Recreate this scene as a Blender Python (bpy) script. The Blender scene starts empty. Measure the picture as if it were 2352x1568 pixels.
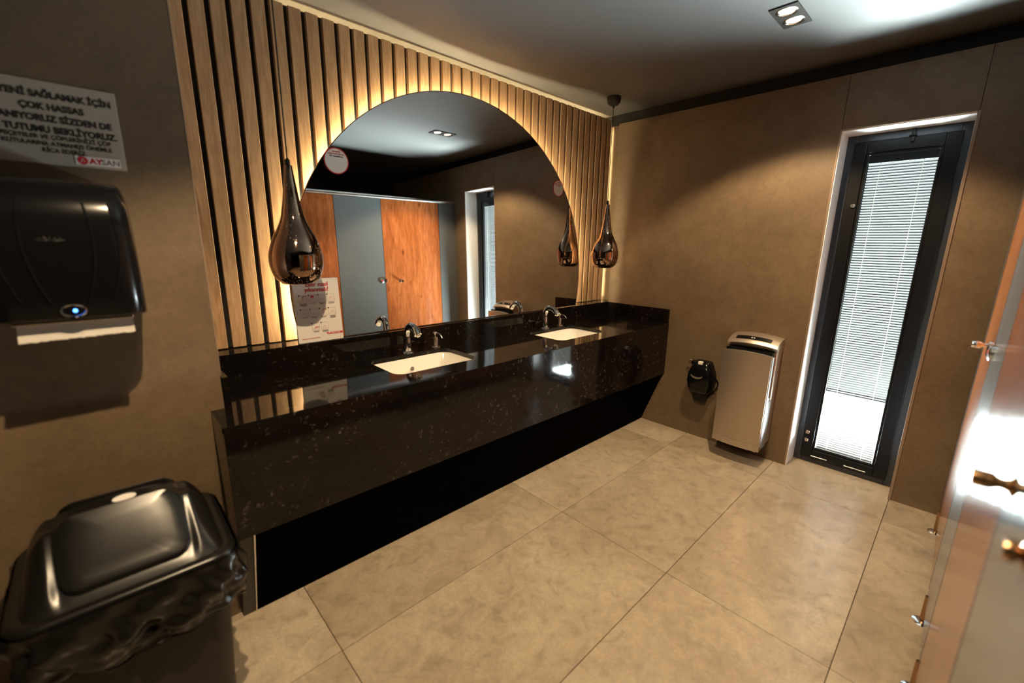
import bpy, bmesh, math, random
from mathutils import Vector, Matrix
from math import sin, cos, pi, radians, sqrt

scene = bpy.context.scene
COL = scene.collection
random.seed(7)

# ------------------------------------------------------------------ camera
cam_data = bpy.data.cameras.new('camera')
cam = bpy.data.objects.new('camera', cam_data)
COL.objects.link(cam)
cam.location = (0, 0, 1.4138)
cam.rotation_euler = (radians(77.1305), radians(-0.8003), radians(-43.4349))
cam_data.sensor_width = 36
cam_data.lens = 15.131
cam_data.clip_start = 0.02
cam_data.dof.use_dof = True
cam_data.dof.focus_distance = 2.7
cam_data.dof.aperture_fstop = 1.3
scene.camera = cam

# ------------------------------------------------------------------ world, sun, exposure
world = bpy.data.worlds.new('world')
scene.world = world
world.use_nodes = True
wn = world.node_tree
bg = wn.nodes['Background']
sky = wn.nodes.new('ShaderNodeTexSky')
sky.sky_type = 'NISHITA'
sky.sun_disc = False
sky.sun_elevation = radians(58)
sky.sun_rotation = radians(75)
wn.links.new(sky.outputs[0], bg.inputs[0])
bg.inputs[1].default_value = 0.30

sun_d = bpy.data.lights.new('sun', 'SUN')
sun_d.energy = 12
sun_d.angle = radians(0.6)
sun_d.color = (1.0, 0.97, 0.93)
sun = bpy.data.objects.new('sun', sun_d)
COL.objects.link(sun)
# the sun runs along the wall: it lights the paving outside, not the room
sdir = Vector((0.06, -0.55, -0.83)).normalized()
sun.rotation_euler = sdir.to_track_quat('-Z', 'Y').to_euler()
sun.location = (6, 0, 6)

day_d = bpy.data.lights.new('daylight_fill', 'AREA')      # added lamp standing in for glare off the bright paving outside the window
day_d.shape = 'RECTANGLE'
day_d.size, day_d.size_y = 1.80, 1.1
day_d.energy = 3800
day_d.color = (0.93, 0.97, 1.0)
day = bpy.data.objects.new('daylight_fill', day_d)
COL.objects.link(day)
day.location = (4.35, 0.54, 0.02)
day.rotation_euler = (radians(180), 0, 0)

vs = scene.view_settings
vs.view_transform = 'Standard'
vs.look = 'None'
vs.exposure = 0.0
vs.gamma = 1.0
vs.use_curve_mapping = False
scene.cycles.max_bounces = 10
scene.cycles.diffuse_bounces = 4
scene.cycles.glossy_bounces = 6
scene.cycles.transparent_max_bounces = 12
scene.cycles.sample_clamp_indirect = 12
scene.cycles.blur_glossy = 0.3
scene.cycles.caustics_refractive = False

# ------------------------------------------------------------------ room dimensions (metres)
XF, XT = 3.126, 3.225          # far wall cladding face, far wall behind it
YM, YSL, YB = 2.13, 2.208, 2.094   # mirror glass, slat faces, backsplash face
YC, YP = 1.532, 1.726          # counter front, pier face
XP, XCL = 0.255, 0.21          # pier corner, counter left end
ZC, ZA, ZB = 0.833, 0.427, 0.938   # counter top, apron bottom, ledge top
ZH = 2.43                      # ceiling
ZK = 2.336                     # top of far cladding
W1, W2, WZ = 0.633, 0.102, 2.051   # window opening
FX = XF + 0.172                # front of the window frame
YS = -0.098                    # face of the cubicle fronts
MA, MBt = math.tan(radians(-0.65)), math.tan(radians(1.0))   # slight lean of the mirror
def mirror_y(x, z):
    return YM + MBt * (z - 1.2) + MA * (x - 1.7)

# ------------------------------------------------------------------ materials
def new_mat(name):
    m = bpy.data.materials.new(name)
    m.use_nodes = True
    nt = m.node_tree
    b = nt.nodes['Principled BSDF']
    return m, nt, b

def plain(name, col, rough=0.5, metal=0.0, spec=0.5, emit=None, estr=0.0, coat=0.0):
    m, nt, b = new_mat(name)
    b.inputs['Base Color'].default_value = (*col, 1)
    b.inputs['Roughness'].default_value = rough
    b.inputs['Metallic'].default_value = metal
    b.inputs['Specular IOR Level'].default_value = spec
    if coat:
        b.inputs['Coat Weight'].default_value = coat
        b.inputs['Coat Roughness'].default_value = 0.05
    if emit:
        b.inputs['Emission Color'].default_value = (*emit, 1)
        b.inputs['Emission Strength'].default_value = estr
    return m

def N(nt, t, **kw):
    n = nt.nodes.new(t)
    for k, v in kw.items():
        setattr(n, k, v)
    return n

def pos_coord(nt, scale=(1, 1, 1), rnd=0.0):
    g = N(nt, 'ShaderNodeNewGeometry')
    mp = N(nt, 'ShaderNodeMapping')
    mp.inputs['Scale'].default_value = scale
    if rnd:
        oi = N(nt, 'ShaderNodeObjectInfo')
        mul = N(nt, 'ShaderNodeMath', operation='MULTIPLY')
        mul.inputs[1].default_value = rnd
        nt.links.new(oi.outputs['Random'], mul.inputs[0])
        cb = N(nt, 'ShaderNodeCombineXYZ')
        for i in range(3):
            nt.links.new(mul.outputs[0], cb.inputs[i])
        nt.links.new(cb.outputs[0], mp.inputs['Location'])
    nt.links.new(g.outputs['Position'], mp.inputs['Vector'])
    return mp.outputs[0]

def noise(nt, vec, scale, detail=4, rough=0.5, dist=0.0):
    n = N(nt, 'ShaderNodeTexNoise')
    n.inputs['Scale'].default_value = scale
    n.inputs['Detail'].default_value = detail
    n.inputs['Roughness'].default_value = rough
    n.inputs['Distortion'].default_value = dist
    nt.links.new(vec, n.inputs['Vector'])
    return n.outputs['Fac']

def ramp(nt, fac, stops):
    r = N(nt, 'ShaderNodeValToRGB')
    el = r.color_ramp.elements
    while len(el) < len(stops):
        el.new(0.5)
    for e, (p, c) in zip(el, stops):
        e.position = p
        e.color = (*c, 1) if len(c) == 3 else c
    nt.links.new(fac, r.inputs[0])
    return r.outputs[0]

def mixc(nt, fac, a, b, mode='MIX'):
    m = N(nt, 'ShaderNodeMix', data_type='RGBA', blend_type=mode)
    for s, v in ((0, fac), (6, a), (7, b)):
        if hasattr(v, 'is_linked') or hasattr(v, 'node'):
            nt.links.new(v, m.inputs[s])
        elif isinstance(v, (int, float)):
            m.inputs[s].default_value = v
        else:
            m.inputs[s].default_value = (*v, 1)
    return m.outputs[2]

def bump(nt, b, fac, strength, dist=0.002):
    n = N(nt, 'ShaderNodeBump')
    n.inputs['Strength'].default_value = strength
    n.inputs['Distance'].default_value = dist
    nt.links.new(fac, n.inputs['Height'])
    nt.links.new(n.outputs[0], b.inputs['Normal'])

def stone_mat(name, dark, mid, light, rough=0.45, rnd=0.0, big=1.6, lo=0.86, hi=1.08):
    m, nt, b = new_mat(name)
    v = pos_coord(nt, rnd=rnd)
    n1 = noise(nt, v, big, 8, 0.62, 0.4)
    n2 = noise(nt, v, big * 9, 8, 0.72, 0.6)
    n3 = noise(nt, v, 90, 3, 0.6)
    c = ramp(nt, n1, [(0.32, dark), (0.5, mid), (0.68, light)])
    c2 = ramp(nt, n2, [(0.33, (lo, lo * 0.99, lo * 0.97)), (0.5, (1, 1, 1)), (0.7, (hi, hi, hi * 0.98))])
    c = mixc(nt, 1.0, c, c2, 'MULTIPLY')
    c3 = ramp(nt, n3, [(0.3, (0.9, 0.9, 0.9)), (0.7, (1.07, 1.07, 1.07))])
    c = mixc(nt, 1.0, c, c3, 'MULTIPLY')
    nt.links.new(c, b.inputs['Base Color'])
    r = ramp(nt, n2, [(0.3, (rough + 0.08,) * 3), (0.7, (rough - 0.06,) * 3)])
    nt.links.new(r, b.inputs['Roughness'])
    bump(nt, b, n3, 0.12, 0.001)
    return m

def wood_mat(name, dark, mid, light, rough, axis_scale, rnd=20.0, knots=False):
    m, nt, b = new_mat(name)
    v = pos_coord(nt, axis_scale, rnd)
    n1 = noise(nt, v, 6, 8, 0.6, 1.2)
    n2 = noise(nt, v, 28, 5, 0.6, 0.3)
    c = ramp(nt, n1, [(0.30, dark), (0.5, mid), (0.72, light)])
    c2 = ramp(nt, n2, [(0.35, (0.82, 0.80, 0.78)), (0.65, (1.08, 1.08, 1.08))])
    c = mixc(nt, 1.0, c, c2, 'MULTIPLY')
    if knots:
        g = N(nt, 'ShaderNodeNewGeometry')
        mp = N(nt, 'ShaderNodeMapping')
        mp.inputs['Scale'].default_value = (9, 0.01, 5)
        nt.links.new(g.outputs['Position'], mp.inputs['Vector'])
        vo = N(nt, 'ShaderNodeTexVoronoi')
        vo.inputs['Scale'].default_value = 1.0
        nt.links.new(mp.outputs[0], vo.inputs['Vector'])
        k = ramp(nt, vo.outputs['Distance'], [(0.04, (0.28, 0.20, 0.16)), (0.20, (1, 1, 1))])
        n4 = noise(nt, mp.outputs[0], 0.9, 2)
        k2 = ramp(nt, n4, [(0.40, (0, 0, 0)), (0.47, (1, 1, 1))])
        kk = mixc(nt, k2, (1, 1, 1), k)
        c = mixc(nt, 1.0, c, kk, 'MULTIPLY')
    nt.links.new(c, b.inputs['Base Color'])
    b.inputs['Roughness'].default_value = rough
    bump(nt, b, n2, 0.15, 0.001)
    return m

def granite_mat(name):
    m, nt, b = new_mat(name)
    v = pos_coord(nt)
    n1 = noise(nt, v, 78, 3, 0.55, 2.2)
    s = N(nt, 'ShaderNodeMath', operation='SUBTRACT'); s.inputs[1].default_value = 0.5
    nt.links.new(n1, s.inputs[0])
    a = N(nt, 'ShaderNodeMath', operation='ABSOLUTE'); nt.links.new(s.outputs[0], a.inputs[0])
    line = ramp(nt, a.outputs[0], [(0.005, (1, 1, 1)), (0.014, (0, 0, 0))])
    n2 = noise(nt, v, 46, 2, 0.5)
    msk = ramp(nt, n2, [(0.60, (0, 0, 0)), (0.70, (1, 1, 1))])
    n3 = noise(nt, v, 5, 2, 0.5)
    msk2 = ramp(nt, n3, [(0.42, (0.15, 0.15, 0.15)), (0.6, (1, 1, 1))])
    f = mixc(nt, 1.0, line, msk, 'MULTIPLY')
    f = mixc(nt, 1.0, f, msk2, 'MULTIPLY')
    cl = ramp(nt, n3, [(0.3, (0.004, 0.003, 0.003)), (0.7, (0.008, 0.0055, 0.0045))])
    c = mixc(nt, f, cl, (0.34, 0.28, 0.24))
    nt.links.new(c, b.inputs['Base Color'])
    b.inputs['Roughness'].default_value = 0.06
    b.inputs['Specular IOR Level'].default_value = 0.3
    return m

M = {}
M['wall'] = stone_mat('wall_stone', (0.124, 0.085, 0.050), (0.155, 0.107, 0.063), (0.188, 0.133, 0.082), 0.42)
M['floor'] = stone_mat('floor_stone', (0.31, 0.245, 0.172), (0.39, 0.318, 0.228), (0.47, 0.394, 0.29), 0.25, rnd=9.0, lo=0.74, hi=1.13)
M['grout'] = plain('grout', (0.13, 0.098, 0.068), 0.8)
M['ceiling'] = plain('ceiling_paint', (0.11, 0.11, 0.11), 0.6)
M['black_paint'] = plain('black_paint', (0.010, 0.010, 0.010), 0.6)
M['dark_wall'] = plain('dark_wall', (0.02, 0.019, 0.018), 0.7)
M['slat'] = wood_mat('oak_slat', (0.26, 0.155, 0.085), (0.34, 0.212, 0.120), (0.43, 0.285, 0.170), 0.42, (6, 6, 0.55))
M['cubicle_wood'] = wood_mat('knotty_laminate', (0.175, 0.046, 0.013), (0.255, 0.072, 0.021), (0.33, 0.105, 0.034), 0.13, (3.2, 3.2, 0.4), 0.0, True)
M['cubicle_grey'] = plain('grey_laminate', (0.095, 0.100, 0.102), 0.15)
M['slat_back'] = plain('slat_backing', (0.006, 0.006, 0.006), 0.8)
M['granite'] = granite_mat('black_granite')
M['base_black'] = plain('base_black', (0.0015, 0.0015, 0.002), 0.9, spec=0.02)
M['chrome'] = plain('chrome', (0.85, 0.85, 0.86), 0.07, 1.0)
M['nickel'] = plain('brushed_nickel', (0.62, 0.56, 0.50), 0.25, 1.0)
M['alu'] = plain('aluminium', (0.62, 0.62, 0.62), 0.22, 1.0)
M['bronze_steel'] = plain('dryer_steel', (0.56, 0.47, 0.38), 0.38, 0.85)
M['dryer_grey'] = plain('dryer_grey', (0.42, 0.42, 0.42), 0.3, 0.6)
M['ceramic'] = plain('ceramic', (0.86, 0.82, 0.74), 0.12)
M['mirror'] = plain('mirror_glass', (0.86, 0.87, 0.86), 0.0, 1.0)
M['mirror_edge'] = plain('mirror_edge', (0.07, 0.035, 0.02), 0.3)
M['copper'] = None
M['black_plastic'] = plain('black_plastic', (0.004, 0.004, 0.0045), 0.16, spec=0.3)
M['bin_plastic'] = plain('bin_plastic', (0.007, 0.0065, 0.006), 0.27, spec=0.35)
M['bin_body'] = plain('bin_body', (0.022, 0.017, 0.013), 0.5, spec=0.3)
M['bag'] = plain('bag_plastic', (0.008, 0.007, 0.0065), 0.22, spec=0.4)
M['black_metal'] = plain('black_metal', (0.004, 0.004, 0.005), 0.4, spec=0.25)
M['black_matte'] = plain('black_matte', (0.012, 0.011, 0.010), 0.7)
M['white_paper'] = plain('white_paper', (0.80, 0.76, 0.70), 0.6)
M['sign_grey'] = plain('sign_aluminium', (0.42, 0.36, 0.30), 0.4, 0.15)
M['black_ink'] = plain('black_ink', (0.012, 0.011, 0.010), 0.6)
M['grey_ink'] = plain('grey_ink', (0.16, 0.13, 0.115), 0.6)
M['pale_ink'] = plain('pale_ink', (0.55, 0.47, 0.41), 0.6)
M['red_ink'] = plain('red_ink', (0.55, 0.02, 0.022), 0.5)
M['pink_ink'] = plain('pink_ink', (0.72, 0.36, 0.31), 0.6)
M['white_vinyl'] = plain('white_vinyl', (0.78, 0.74, 0.70), 0.45)
M['reveal'] = plain('reveal_lining', (0.52, 0.54, 0.57), 0.34, 0.25)
M['reveal_white'] = plain('reveal_white', (0.92, 0.93, 0.94), 0.28)
M['frame_blue'] = plain('grey_window_frame', (0.045, 0.05, 0.06), 0.3, 0.5)
M['trim'] = plain('corner_trim', (0.30, 0.22, 0.16), 0.35, 0.3)
M['blind'] = plain('blind_slat', (0.078, 0.079, 0.081), 0.6, spec=0.05)
M['smoke'] = plain('smoked_plastic', (0.16, 0.14, 0.10), 0.3)
M['brass'] = plain('aged_brass', (0.42, 0.25, 0.13), 0.25, 1.0)
M['ground'] = plain('outside_paving', (0.72, 0.71, 0.69), 0.8)
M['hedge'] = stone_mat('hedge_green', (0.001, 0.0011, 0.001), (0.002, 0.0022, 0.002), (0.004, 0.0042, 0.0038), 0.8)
M['led_warm'] = plain('led_warm', (1, 0.8, 0.5), 0.5, emit=(1.0, 0.79, 0.45), estr=185)
M['led_edge'] = plain('led_edge', (1, 0.8, 0.5), 0.5, emit=(1.0, 0.72, 0.34), estr=140)
M['led_side'] = plain('led_side', (1, 0.8, 0.5), 0.5, emit=(1.0, 0.72, 0.34), estr=110)
M['bulb'] = plain('bulb', (1, 0.9, 0.8), 0.4, emit=(1.0, 0.80, 0.55), estr=22)
M['bulb_dim'] = plain('bulb_dim', (1, 0.9, 0.8), 0.4, emit=(1.0, 0.80, 0.58), estr=1.2)
M['blue_led'] = plain('blue_led', (0.1, 0.3, 1), 0.4, emit=(0.05, 0.22, 1.0), estr=9)
M['frame_grey'] = plain('fixture_frame', (0.055, 0.05, 0.045), 0.45, 0.5)
M['reflector'] = plain('fixture_reflector', (0.75, 0.72, 0.68), 0.2, 1.0)

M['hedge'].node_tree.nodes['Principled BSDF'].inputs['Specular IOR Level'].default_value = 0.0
def copper():
    m, nt, b = new_mat('smoked_copper_glass')
    v = pos_coord(nt)
    vo = N(nt, 'ShaderNodeTexVoronoi'); vo.inputs['Scale'].default_value = 150
    nt.links.new(v, vo.inputs['Vector'])
    spk = ramp(nt, vo.outputs['Distance'], [(0.12, (1, 1, 1)), (0.24, (0, 0, 0))])
    n = noise(nt, v, 9, 2)
    k = ramp(nt, n, [(0.5, (0, 0, 0)), (0.62, (1, 1, 1))])
    f = mixc(nt, 1.0, spk, k, 'MULTIPLY')
    cc = mixc(nt, f, (0.34, 0.225, 0.16), (0.95, 0.80, 0.62))
    nt.links.new(cc, b.inputs['Base Color'])
    rr = ramp(nt, f, [(0.0, (0.05, 0.05, 0.05)), (1.0, (0.45, 0.45, 0.45))])
    nt.links.new(rr, b.inputs['Roughness'])
    b.inputs['Metallic'].default_value = 1.0
    bump(nt, b, f, 0.5, 0.002)
    return m
M['copper'] = copper()

def glass_mat():
    m = bpy.data.materials.new('window_glass')
    m.use_nodes = True
    nt = m.node_tree
    nt.nodes.clear()
    out = N(nt, 'ShaderNodeOutputMaterial')
    mx = N(nt, 'ShaderNodeMixShader')
    tr = N(nt, 'ShaderNodeBsdfTransparent'); tr.inputs[0].default_value = (0.93, 0.96, 0.95, 1)
    gl = N(nt, 'ShaderNodeBsdfGlossy'); gl.inputs['Roughness'].default_value = 0.0
    lw = N(nt, 'ShaderNodeLayerWeight'); lw.inputs[0].default_value = 0.5
    pw = N(nt, 'ShaderNodeMath', operation='POWER'); pw.inputs[1].default_value = 5
    ma = N(nt, 'ShaderNodeMath', operation='MULTIPLY_ADD'); ma.inputs[1].default_value = 0.96; ma.inputs[2].default_value = 0.04
    nt.links.new(lw.outputs['Facing'], pw.inputs[0])
    nt.links.new(pw.outputs[0], ma.inputs[0])
    nt.links.new(ma.outputs[0], mx.inputs[0])
    nt.links.new(tr.outputs[0], mx.inputs[1])
    nt.links.new(gl.outputs[0], mx.inputs[2])
    nt.links.new(mx.outputs[0], out.inputs[0])
    return m
M['glass'] = glass_mat()

# ------------------------------------------------------------------ geometry helpers (world coordinates)
WP = {}
def thing(name, label, cat, loc=(0, 0, 0), group=None, kind=None):
    o = bpy.data.objects.new(name, None)
    COL.objects.link(o)
    o.location = loc
    o.empty_display_size = 0.05
    o['label'] = label
    o['category'] = cat
    if group: o['group'] = group
    if kind: o['kind'] = kind
    WP[o] = Vector(loc)
    return o

def tag(o, label, cat, group=None, kind=None):
    o['label'] = label
    o['category'] = cat
    if group: o['group'] = group
    if kind: o['kind'] = kind
    return o

def obj(name, bm, mat, parent=None, smooth=False, angle=40, label=None):
    vs_ = bm.verts
    xs = [v.co.x for v in vs_]; ys = [v.co.y for v in vs_]; zs = [v.co.z for v in vs_]
    c = Vector(((min(xs) + max(xs)) / 2, (min(ys) + max(ys)) / 2, min(zs)))
    bmesh.ops.translate(bm, verts=list(bm.verts), vec=-c)
    bmesh.ops.recalc_face_normals(bm, faces=list(bm.faces))
    me = bpy.data.meshes.new(name)
    if smooth:
        ca = cos(radians(angle))
        for f in bm.faces: f.smooth = True
        for e in bm.edges:
            if len(e.link_faces) == 2 and e.link_faces[0].normal.dot(e.link_faces[1].normal) < ca:
                e.smooth = False
    bm.to_mesh(me)
    bm.free()
    me.materials.append(mat)
    o = bpy.data.objects.new(name, me)
    COL.objects.link(o)
    if parent:
        o.parent = parent
        o.location = c - WP[parent]
    else:
        o.location = c
    WP[o] = c
    if label: o['label'] = label
    return o

def structure(name, bm, mat, label, cat, **kw):
    o = obj(name, bm, mat, **kw)
    return tag(o, label, cat, kind='structure')

def box(bm, x0, x1, y0, y1, z0, z1, bev=0.0, seg=2):
    r = bmesh.ops.create_cube(bm, size=1.0)
    vs_ = r['verts']
    for v in vs_:
        v.co = Vector((x0 + (v.co.x + 0.5) * (x1 - x0), y0 + (v.co.y + 0.5) * (y1 - y0), z0 + (v.co.z + 0.5) * (z1 - z0)))
    if bev:
        es = list({e for v in vs_ for e in v.link_edges})
        bmesh.ops.bevel(bm, geom=es, offset=bev, segments=seg, profile=0.5, affect='EDGES')
    return bm

def B(*a, **k):
    return box(bmesh.new(), *a, **k)

def loft(bm, loops, cap0=True, cap1=True, closed=True):
    rows = [[bm.verts.new(p) for p in l] for l in loops]
    n = len(rows[0])
    for a, b in zip(rows, rows[1:]):
        for i in range(n if closed else n - 1):
            j = (i + 1) % n
            bm.faces.new((a[i], a[j], b[j], b[i]))
    if cap0: bm.faces.new(rows[0][::-1])
    if cap1: bm.faces.new(rows[-1])
    return bm

def rrect(cx, cy, w, d, r, n=6):
    """rounded rectangle outline as (x, y) pairs, counter-clockwise"""
    r = min(r, w / 2 - 1e-4, d / 2 - 1e-4)
    pts = []
    for sx, sy, a0 in ((1, 1, 0), (-1, 1, pi / 2), (-1, -1, pi), (1, -1, 3 * pi / 2)):
        ox, oy = cx + sx * (w / 2 - r), cy + sy * (d / 2 - r)
        for i in range(n + 1):
            a = a0 + (pi / 2) * i / n
            pts.append((ox + r * cos(a), oy + r * sin(a)))
    return pts

def lathe(bm, prof, cx, cy, z0=0.0, seg=40, cap0=False, cap1=False):
    loops = [[(cx + r * cos(2 * pi * i / seg), cy + r * sin(2 * pi * i / seg), z0 + z) for i in range(seg)] for r, z in prof]
    return loft(bm, loops, cap0, cap1)

def lathe_axis(bm, prof, origin, axis, seg=24, cap=True):
    """profile (r, t) revolved about an axis direction through origin"""
    ax = Vector(axis).normalized()
    u = ax.orthogonal().normalized(); w = ax.cross(u)
    o = Vector(origin)
    loops = [[tuple(o + ax * t + (u * cos(2 * pi * i / seg) + w * sin(2 * pi * i / seg)) * r) for i in range(seg)] for r, t in prof]
    return loft(bm, loops, cap, cap)

def tube(bm, pts, rad, seg=10, cap=True):
    P = [Vector(p) for p in pts]
    R = rad if isinstance(rad, (list, tuple)) else [rad] * len(P)
    loops = []
    u = None
    for i, p in enumerate(P):
        t = (P[min(i + 1, len(P) - 1)] - P[max(i - 1, 0)]).normalized()
        if u is None:
            u = t.orthogonal().normalized()
        else:
            u = (u - t * u.dot(t)).normalized()
        w = t.cross(u)
        loops.append([tuple(p + (u * cos(2 * pi * k / seg) + w * sin(2 * pi * k / seg)) * R[i]) for k in range(seg)])
    return loft(bm, loops, cap, cap)

def T(*a, **k): return tube(bmesh.new(), *a, **k)

def prism(bm, poly, axis, lo, hi):
    """extrude a polygon along axis; poly pairs are the two other axes in xyz order"""
    def P(a, b, t):
        return {'x': (t, a, b), 'y': (a, t, b), 'z': (a, b, t)}[axis]
    return loft(bm, [[P(a, b, lo) for a, b in poly], [P(a, b, hi) for a, b in poly]])

def smooth_curve(pts, n=8):
    """Catmull-Rom through points"""
    P = [Vector(p) for p in pts]
    Q = [P[0] * 2 - P[1]] + P + [P[-1] * 2 - P[-2]]
    out = []
    for i in range(1, len(Q) - 2):
        for k in range(n):
            t = k / n
            out.append(0.5 * ((2 * Q[i]) + (Q[i + 1] - Q[i - 1]) * t + (2 * Q[i - 1] - 5 * Q[i] + 4 * Q[i + 1] - Q[i + 2]) * t * t
                              + (3 * Q[i] - Q[i - 1] - 3 * Q[i + 1] + Q[i + 2]) * t ** 3))
    out.append(P[-1])
    return out

def frame_ring(bm, y0, y1, z0, z1, w, x0, x1, bev=0.0):
    """rectangular ring in the yz plane, bar width w inwards"""
    box(bm, x0, x1, y0, y0 + w, z0, z1, bev)
    box(bm, x0, x1, y1 - w, y1, z0, z1, bev)
    box(bm, x0, x1, y0 + w, y1 - w, z0, z0 + w, bev)
    box(bm, x0, x1, y0 + w, y1 - w, z1 - w, z1, bev)
    return bm

def text_bm(body, size, bold=0.0, align='LEFT', sx=1.0, extrude=0.0002, spacing=1.0, shear=0.0):
    cu = bpy.data.curves.new('lettering', 'FONT')
    cu.body = body
    cu.size = size
    cu.align_x = align
    cu.offset = bold
    cu.extrude = extrude
    cu.space_character = spacing
    cu.shear = shear
    cu.resolution_u = 3
    to = bpy.data.objects.new('lettering', cu)
    COL.objects.link(to)
    dg = bpy.context.evaluated_depsgraph_get()
    me = bpy.data.meshes.new_from_object(to.evaluated_get(dg))
    bpy.data.objects.remove(to)
    bpy.data.curves.remove(cu)
    bm = bmesh.new()
    bm.from_mesh(me)
    bpy.data.meshes.remove(me)
    for v in bm.verts: v.co.x *= sx
    return bm

def place(bm, fn):
    for v in bm.verts: v.co = Vector(fn(v.co))
    return bm

# ================================================================== SETTING
X0, Y0 = -1.25, -1.6
# floor: slab + single tiles
fl = structure('floor', B(X0, XT + 0.17, Y0, 2.3, -0.12, -0.008), M['grout'], 'floor of large beige stone-look tiles with thin dark joints', 'floor')
tile_me = {}
joints_x = [0.432 + 1.2 * k for k in range(-2, 4)]
rows_y = [1.302 + 0.6 * k for k in range(-5, 3)]
g = 0.0011
for ix in range(len(joints_x) - 1):
    for iy in range(len(rows_y) - 1):
        x0, x1 = max(joints_x[ix], X0), min(joints_x[ix + 1], XF + 0.2)
        y0, y1 = max(rows_y[iy], Y0), min(rows_y[iy + 1], 2.0)
        if x1 - x0 < 0.02 or y1 - y0 < 0.02: continue
        obj('tile', B(x0 + g, x1 - g, y0 + g, y1 - g, -0.008, 0.0, 0.0012, 1), M['floor'], fl)

structure('ceiling', B(X0, XT + 0.3, Y0, 2.4, ZH, ZH + 0.1), M['ceiling'], 'matt grey painted ceiling', 'ceiling')
structure('wall_back', B(XP - 0.02, XT + 0.3, 2.30, 2.42, 0, ZH), M['wall'], 'stone wall behind the wooden slats', 'wall')
structure('wall_pier', B(X0, XP - 0.004, YP, 2.30, 0, ZH), M['wall'], 'brown stone-clad wall carrying the towel dispenser', 'wall')
structure('trim_1', B(XP - 0.004, XP, YP - 0.001, 2.2, ZC + 0.12, ZH, 0.001, 1), M['trim'], 'thin pale corner trim on the edge of the left wall', 'trim')
structure('wall_left', B(X0 - 0.1, X0, Y0, 2.4, 0, ZH), M['dark_wall'], 'dark wall at the entrance side', 'wall')
structure('wall_rear', B(X0 - 0.1, XT + 0.3, Y0 - 0.1, Y0, 0, ZH), M['dark_wall'], 'dark wall behind the toilet cubicles', 'wall')

# far wall with the window opening
bm = bmesh.new()
box(bm, XT, XT + 0.17, W1, 2.30, 0, ZH)
box(bm, XT, XT + 0.17, Y0, W2, 0, ZH)
box(bm, XT, XT + 0.17, W2, W1, WZ, ZH)
wf = structure('wall_far', bm, M['wall'], 'brown stone-clad end wall with the tall narrow window', 'wall')
def clad(y0, y1, z0, z1):
    return obj('panel', B(XF, XT, y0 + 0.0006, y1 - 0.0006, z0, z1, 0.0012, 1), M['wall'], wf)
clad(W1, YB + 0.001, 0, ZK)
clad(W2, W1, WZ, ZK)
clad(Y0, W2, 0, ZK)
structure('trim_2', B(XT - 0.012, XT, Y0, 2.30, ZK + 0.016, ZH), M['black_paint'], 'black painted band between end wall and ceiling', 'trim')

# ---------------- window (structure) ----------------
win = thing('window_1', 'tall narrow black-framed window with white blinds between the panes', 'window', (XF + 0.15, (W1 + W2) / 2, 0.0), kind='structure')
# reveal lining and thin corner trims
obj('reveal_jamb', B(XF + 0.002, FX - 0.004, W1 - 0.006, W1 - 0.0005, 0.002, WZ), M['reveal_white'], win, label='bright white lining of the reveal')
obj('reveal_jamb', B(XF + 0.002, FX - 0.004, W2 + 0.0005, W2 + 0.006, 0.002, WZ), M['reveal_white'], win, label='bright white lining of the reveal')
obj('reveal_head', B(XF + 0.002, FX - 0.004, W2 + 0.006, W1 - 0.006, WZ - 0.006, WZ), M['reveal_white'], win, label='bright white lining of the reveal head')
obj('corner_trim', B(XF - 0.004, XF + 0.004, W1 - 0.002, W1 + 0.007, 0, WZ + 0.007, 0.001, 1), M['trim'], win)
obj('corner_trim', B(XF - 0.004, XF + 0.0015, W2 - 0.007, W2 + 0.0068, 0, WZ + 0.007, 0.001, 1), M['trim'], win)
obj('corner_trim', B(XF - 0.004, XF + 0.004, W2 + 0.002, W1 - 0.002, WZ - 0.001, WZ + 0.007, 0.001, 1), M['trim'], win)
obj('outer_frame', frame_ring(bmesh.new(), W2 + 0.004, W1 - 0.004, 0.004, WZ - 0.004, 0.046, FX, FX + 0.06, 0.003), M['frame_blue'], win)
obj('sash', frame_ring(bmesh.new(), W2 + 0.042, W1 - 0.042, 0.036, WZ - 0.046, 0.062, FX - 0.016, FX + 0.05, 0.004), M['black_metal'], win)
GY0, GY1, GZ0, GZ1 = W2 + 0.104, W1 - 0.104, 0.098, WZ - 0.108
obj('glazing_bead', frame_ring(bmesh.new(), GY0, GY1, GZ0, GZ1, 0.013, FX - 0.006, FX + 0.006, 0.002), M['black_metal'], win)
for xx in (FX + 0.004, FX + 0.034):
    obj('pane', B(xx, xx + 0.003, GY0 + 0.002, GY1 - 0.002, GZ0 + 0.002, GZ1 - 0.002), M['glass'], win)
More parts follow.
